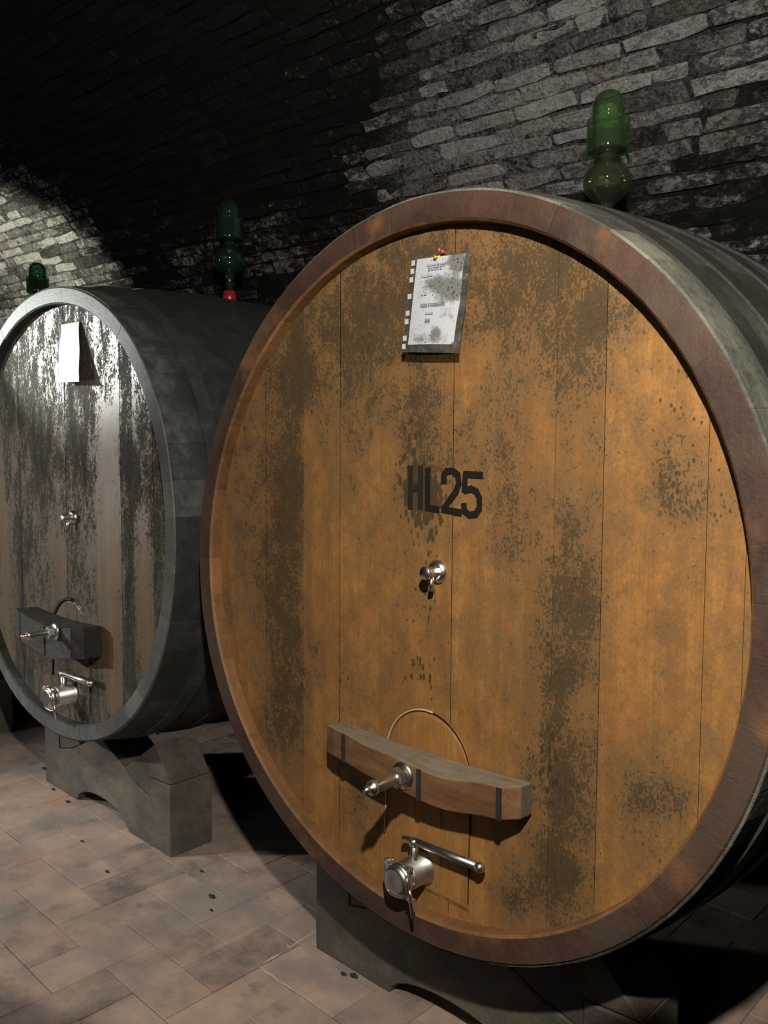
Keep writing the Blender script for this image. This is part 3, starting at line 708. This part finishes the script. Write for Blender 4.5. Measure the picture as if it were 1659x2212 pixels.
# ------------------------------------------------------------------ glass topping vessels
def vessel(loc, gm, bung, wine_h, label):
    t = empty('topping_vessel', loc, label, 'glass vessel', 'glass topping vessels on the casks')
    def fine(P, k=6):
        Q = []
        for i in range(len(P)-1):
            p0, p1, p2, p3 = P[max(i-1, 0)], P[i], P[i+1], P[min(i+2, len(P)-1)]
            for q in range(k):
                u = q/k
                Q.append(tuple(.5*(2*b+(c-a)*u+(2*a-5*b+4*c-d)*u*u+(3*b-a-3*c+d)*u**3) for a, b, c, d in zip(p0, p1, p2, p3)))
        return Q+[P[-1]]
    def shell(out, th=.0020):
        out = fine(out)
        inn = [(max(r-th, .0005), h) for r, h in reversed(out)]
        return out+inn+[out[0]]
    MB().lathe([(.026, .0), (.030, .006), (.027, .045), (.022, .050), (.014, .050)], (0, 0, 0), (0, 0, 1), 24).build('bung', bung, t)
    ST = .10
    bulb = [(.013, -.048), (.0135, -.012), (.016, .004), (.021, .016), (.037, .029), (.055, .047), (.0650, .068), (.0655, .084), (.060, .103), (.047, .119), (.031, .130), (.0245, .138), (.024, .150)]
    bu = MB(); bu.lathe(shell(bulb), (0, 0, ST), (0, 0, 1), 36, caps=False); bu.build('bulb', M_bulb if gm is M_green else gm, t)
    cup = [(.024, .150), (.040, .153), (.054, .157), (.0585, .164), (.0590, .190), (.0590, .236), (.0600, .244)]
    MB().lathe(shell(cup), (0, 0, ST), (0, 0, 1), 36, caps=False).build('cup', gm, t)
    MB().lathe(shell([(.024, .150), (.0245, .20), (.0245, .232)], .002), (0, 0, ST), (0, 0, 1), 24, caps=False).build('inner_tube', gm, t)
    bell = [(.0425, .172), (.043, .20), (.0445, .255), (.0455, .276), (.043, .296), (.034, .312), (.020, .322), (.001, .327)]
    MB().lathe(shell(bell), (0, 0, ST), (0, 0, 1), 36, caps=False).build('bell', gm, t)
    pts = [(r-.003, h) for r, h in bulb if h <= wine_h]
    if len(pts) > 1:
        pts += [(pts[-1][0]+.004, wine_h+.004), (.0, wine_h+.004)]
        MB().lathe([(.0, pts[0][1])]+pts, (0, 0, ST), (0, 0, 1), 30, caps=False).build('wine', M_wine, t)
    return t
def crest(ch, zc, y): return zc+harm(ch, pi/2)+BUL*(1-((y-LEN/2)/(LEN/2))**2)+.0015
vessel((0, .822, crest(CH1, Z1, .822)), M_green, M_bung_dark, .049, 'green glass topping vessel with dark wine, on the amber cask')
vessel((X2, .775, crest(CH2, Z2, .775)), M_green2, M_bung_red, .016, 'dark green glass topping vessel in a red bung, on the grey cask')
vessel((2*X2, .72, crest(CH2, Z2, .72)), M_green2, M_bung_dark, .016, 'small green glass vessel behind the top of the grey cask')

# ------------------------------------------------------------------ pinned notices
def quad_sheet(c, nx, nz, bow, mdf=None):
    """c: TL, TR, BR, BL in (x, y, z); bowed sheet with thickness"""
    TL, TR, BR, BL = [Vector(v) for v in c]; V = []; F = []; md = []
    for j in range(nz+1):
        for i in range(nx+1):
            u, w = i/nx, j/nz
            p = (TL*(1-u)+TR*u)*(1-w)+(BL*(1-u)+BR*u)*w; p.y -= bow*sin(pi*u)*(.3+.7*w)+bow*.4*sin(3*pi*w)*u
            V.append(p); md.append(mdf(u, w) if mdf else 0)
    n = len(V); V += [v+Vector((0, .0006, 0)) for v in V]; md += md
    for j in range(nz):
        for i in range(nx):
            a = j*(nx+1)+i; F.append((a, a+nx+1, a+nx+2, a+1)); F.append((n+a, n+a+1, n+a+nx+2, n+a+nx+1))
    return V, F, md
def text_mesh(body, size, ang=0.0, bold=.0):
    cu = bpy.data.curves.new('text', 'FONT'); cu.body = body; cu.size = size; cu.align_x = 'CENTER'; cu.offset = bold
    o = bpy.data.objects.new('text_tmp', cu); COL.objects.link(o)
    me = bpy.data.meshes.new_from_object(o.evaluated_get(bpy.context.evaluated_depsgraph_get()))
    bpy.data.objects.remove(o); bpy.data.curves.remove(cu)
    return me
def print_on(body, size, x, z, y, mat, parent, squeeze=1.0, ang=0.0):
    me = text_mesh(body, size, bold=.0002)
    for v in me.vertices:
        a, b = v.co.x*squeeze, v.co.y; v.co = (x+a*cos(ang)-b*sin(ang), y, z+a*sin(ang)+b*cos(ang))
    me.materials.clear(); return link('printed_line', me, mat, parent)

n1 = empty('notice', (0.06, HEAD, 1.60), 'white mould-spotted notice in a clear sleeve pinned to the amber cask', 'notice')
def rel(o, c): return [tuple(Vector(v)-o.location) for v in c]
def blot(u, w):
    v = 0
    for a, b, r, s in ((.75, .35, .22, 1.0), (.95, .12, .15, 1.0), (.45, .33, .14, .7), (.85, .05, .15, .8), (.62, .88, .16, .6), (.3, .95, .2, .4), (.8, .65, .14, .5), (.9, .45, .16, .7), (.2, .3, .12, .5)):
        v += s*math.exp(-((u-a)/r)**2-((w-b)/(r*.6))**2)
    return min(v, 1.2)
V, F, md = quad_sheet(rel(n1, [(-.012, .022, 1.797), (.146, .022, 1.786), (.133, .004, 1.583), (-.024, .002, 1.598)]), 8, 10, .004)
sl = link('plastic_sleeve', mesh('plastic_sleeve', V, F, True, None, {'tone': .5}), M_sleeve, n1)
V, F, md = quad_sheet(rel(n1, [(.003, .0195, 1.793), (.1335, .0195, 1.784), (.1185, .0035, 1.602), (-.005, .0015, 1.612)]), 12, 18, .004, blot)
link('paper_sheet', mesh('paper_sheet', V, F, True, None, {'mould': md, 'tone': .5}), M_paper, n1)
# punched strip along the left edge of the sleeve
ps = MB()
for k in range(11):
    w = (k+.5)/11; x = -.0125*(1-w)-.0235*w; z = 1.795*(1-w)+1.600*w; y = .0195*(1-w)+.0005*w
    if k in (0, 1, 2, 4, 6, 7, 9, 10): ps.box(rel(n1, [(x+.007, y-.001, z)])[0], (.010, .0006, .011))
ps.build('punched_strip', M_paper, n1)
def ny(z): w = (1.79-z)/.185; return .0195*(1-w)+.002*w-.0062-.0030*w
def nrel(x, z): return x-n1.location.x, z-n1.location.z
for body, size, x, z, mat, sq in (('Nobile di montepulciano', .0095, .062, 1.687, M_ink, .70), ('2020', .0085, .051, 1.654, M_ink, .8)):
    xx, zz = nrel(x, z); print_on(body, size, xx, zz, ny(z)-n1.location.y, mat, n1, sq, -.04)
pl = MB()
for (x, z, w) in ((.062, 1.773, .05), (.062, 1.768, .042), (.060, 1.763, .036), (.036, 1.752, .024), (.034, 1.714, .012), (.052, 1.672, .016)):
    xx, zz = nrel(x, z); q = w
    while q > 0:
        d = rnd.uniform(.003, .008); pl.box((xx-w/2+(w-q)+d/2, ny(z)-n1.location.y, zz-.05*(w/2-q)), (d, .0003, .0016)); q -= d+.0018
pl.build('printed_lines', M_ink_pale, n1)
def pin(loc, mat, label, tilt):
    d = Vector(tilt).normalized(); b = MB()
    b.lathe([(.0, 0), (.0006, .001), (.0006, .012)], loc, d, 8); b.lathe([(.0042, .010), (.0042, .0115), (.0024, .0125), (.0022, .019), (.0036, .021), (.0036, .0225), (.0, .023)], loc, d, 14)
    o = b.build('push_pin', mat, None, label); o['category'] = 'pin'; return o
pin((.064, HEAD-.004, 1.789), M_yelpin, 'yellow push pin at the top edge of the spotted notice', (-.15, -1, -.1))
pin((.070, HEAD-.002, 1.797), M_redpin, 'small red push pin just above the yellow pin', (.0, -1, .15))

n2 = empty('notice', (X2+.14, HEAD, 1.63), 'glaring white notice pinned high on the grey cask', 'notice')
V, F, md = quad_sheet(rel(n2, [(-1.684, .029, 1.835), (-1.554, .030, 1.831), (-1.493, -.004, 1.622), (-1.651, .006, 1.629)]), 10, 14, .003, lambda u, w: .3*(u > .4)*(w < .3))
link('paper_sheet', mesh('paper_sheet', V, F, True, None, {'mould': md, 'tone': .5}), M_paper2, n2)
V, F, md = quad_sheet(rel(n2, [(-1.706, .0305, 1.832), (-1.682, .030, 1.835), (-1.649, .0075, 1.629), (-1.674, .008, 1.634)]), 2, 10, .002)
link('plastic_sleeve', mesh('plastic_sleeve', V, F, True, None, {'tone': .5}), M_sleeve, n2)

# ------------------------------------------------------------------ odds and ends on the floor
def crumb(x, y, r, label, seed):
    q = random.Random(seed); V = []; F = []; n = 9
    for (h, k) in ((.001, 1.0), (.45, 1.05), (.85, .6)):
        for i in range(n):
            a = 2*pi*i/n; rr = .8*r*k*q.uniform(.65, 1.1); V.append((x+rr*1.5*cos(a), y+rr*.8*sin(a), .0012+h*r*.55))
    for l in range(2):
        for i in range(n): F.append((l*n+i, l*n+(i+1) % n, (l+1)*n+(i+1) % n, (l+1)*n+i))
    F += [tuple(range(2*n, 3*n)), tuple(range(n-1, -1, -1))]
    o = link('debris_crumb', mesh('debris_crumb', V, F, True, None, {'tone': .5}), M_crumb, None, label); o['category'] = 'crumb'; o['group'] = 'dark crumbs on the tile floor'
for i, (x, y, r, lb) in enumerate(((-.918, .117, .013, 'largest dark crumb on the open floor between the two casks'), (-.854, .071, .007, 'small dark crumb just in front of the largest crumb'),
        (-.315, .150, .012, 'dark clod against the foot of the amber cask cradle'), (-.340, .135, .009, 'small clod touching the clod at the amber cask cradle'),
        (-1.563, .010, .008, 'round dark crumb in front of the grey cask cradle'), (-1.296, -.034, .009, 'dark crumb before the near corner of the grey cask cradle'),
        (-2.087, .145, .009, 'dark crumb beside the far foot of the grey cask cradle'), (-1.925, .130, .011, 'dark crumb below the arch of the grey cask cradle'),
        (-2.339, .218, .013, 'dark clod left of the far end of the grey cask cradle'), (-1.077, .185, .008, 'crumb close to the near end of the grey cask cradle'))):
    crumb(x, y, r, lb, 40+i)
t = MB().tube([(-1.55, .62, .006), (-1.50, .75, .005), (-1.42, .80, .006), (-1.34, .83, .005)], .005, 8).build('loose_wire', M_wire, None, 'pale wire lying on the dark floor between the casks'); t['category'] = 'wire'
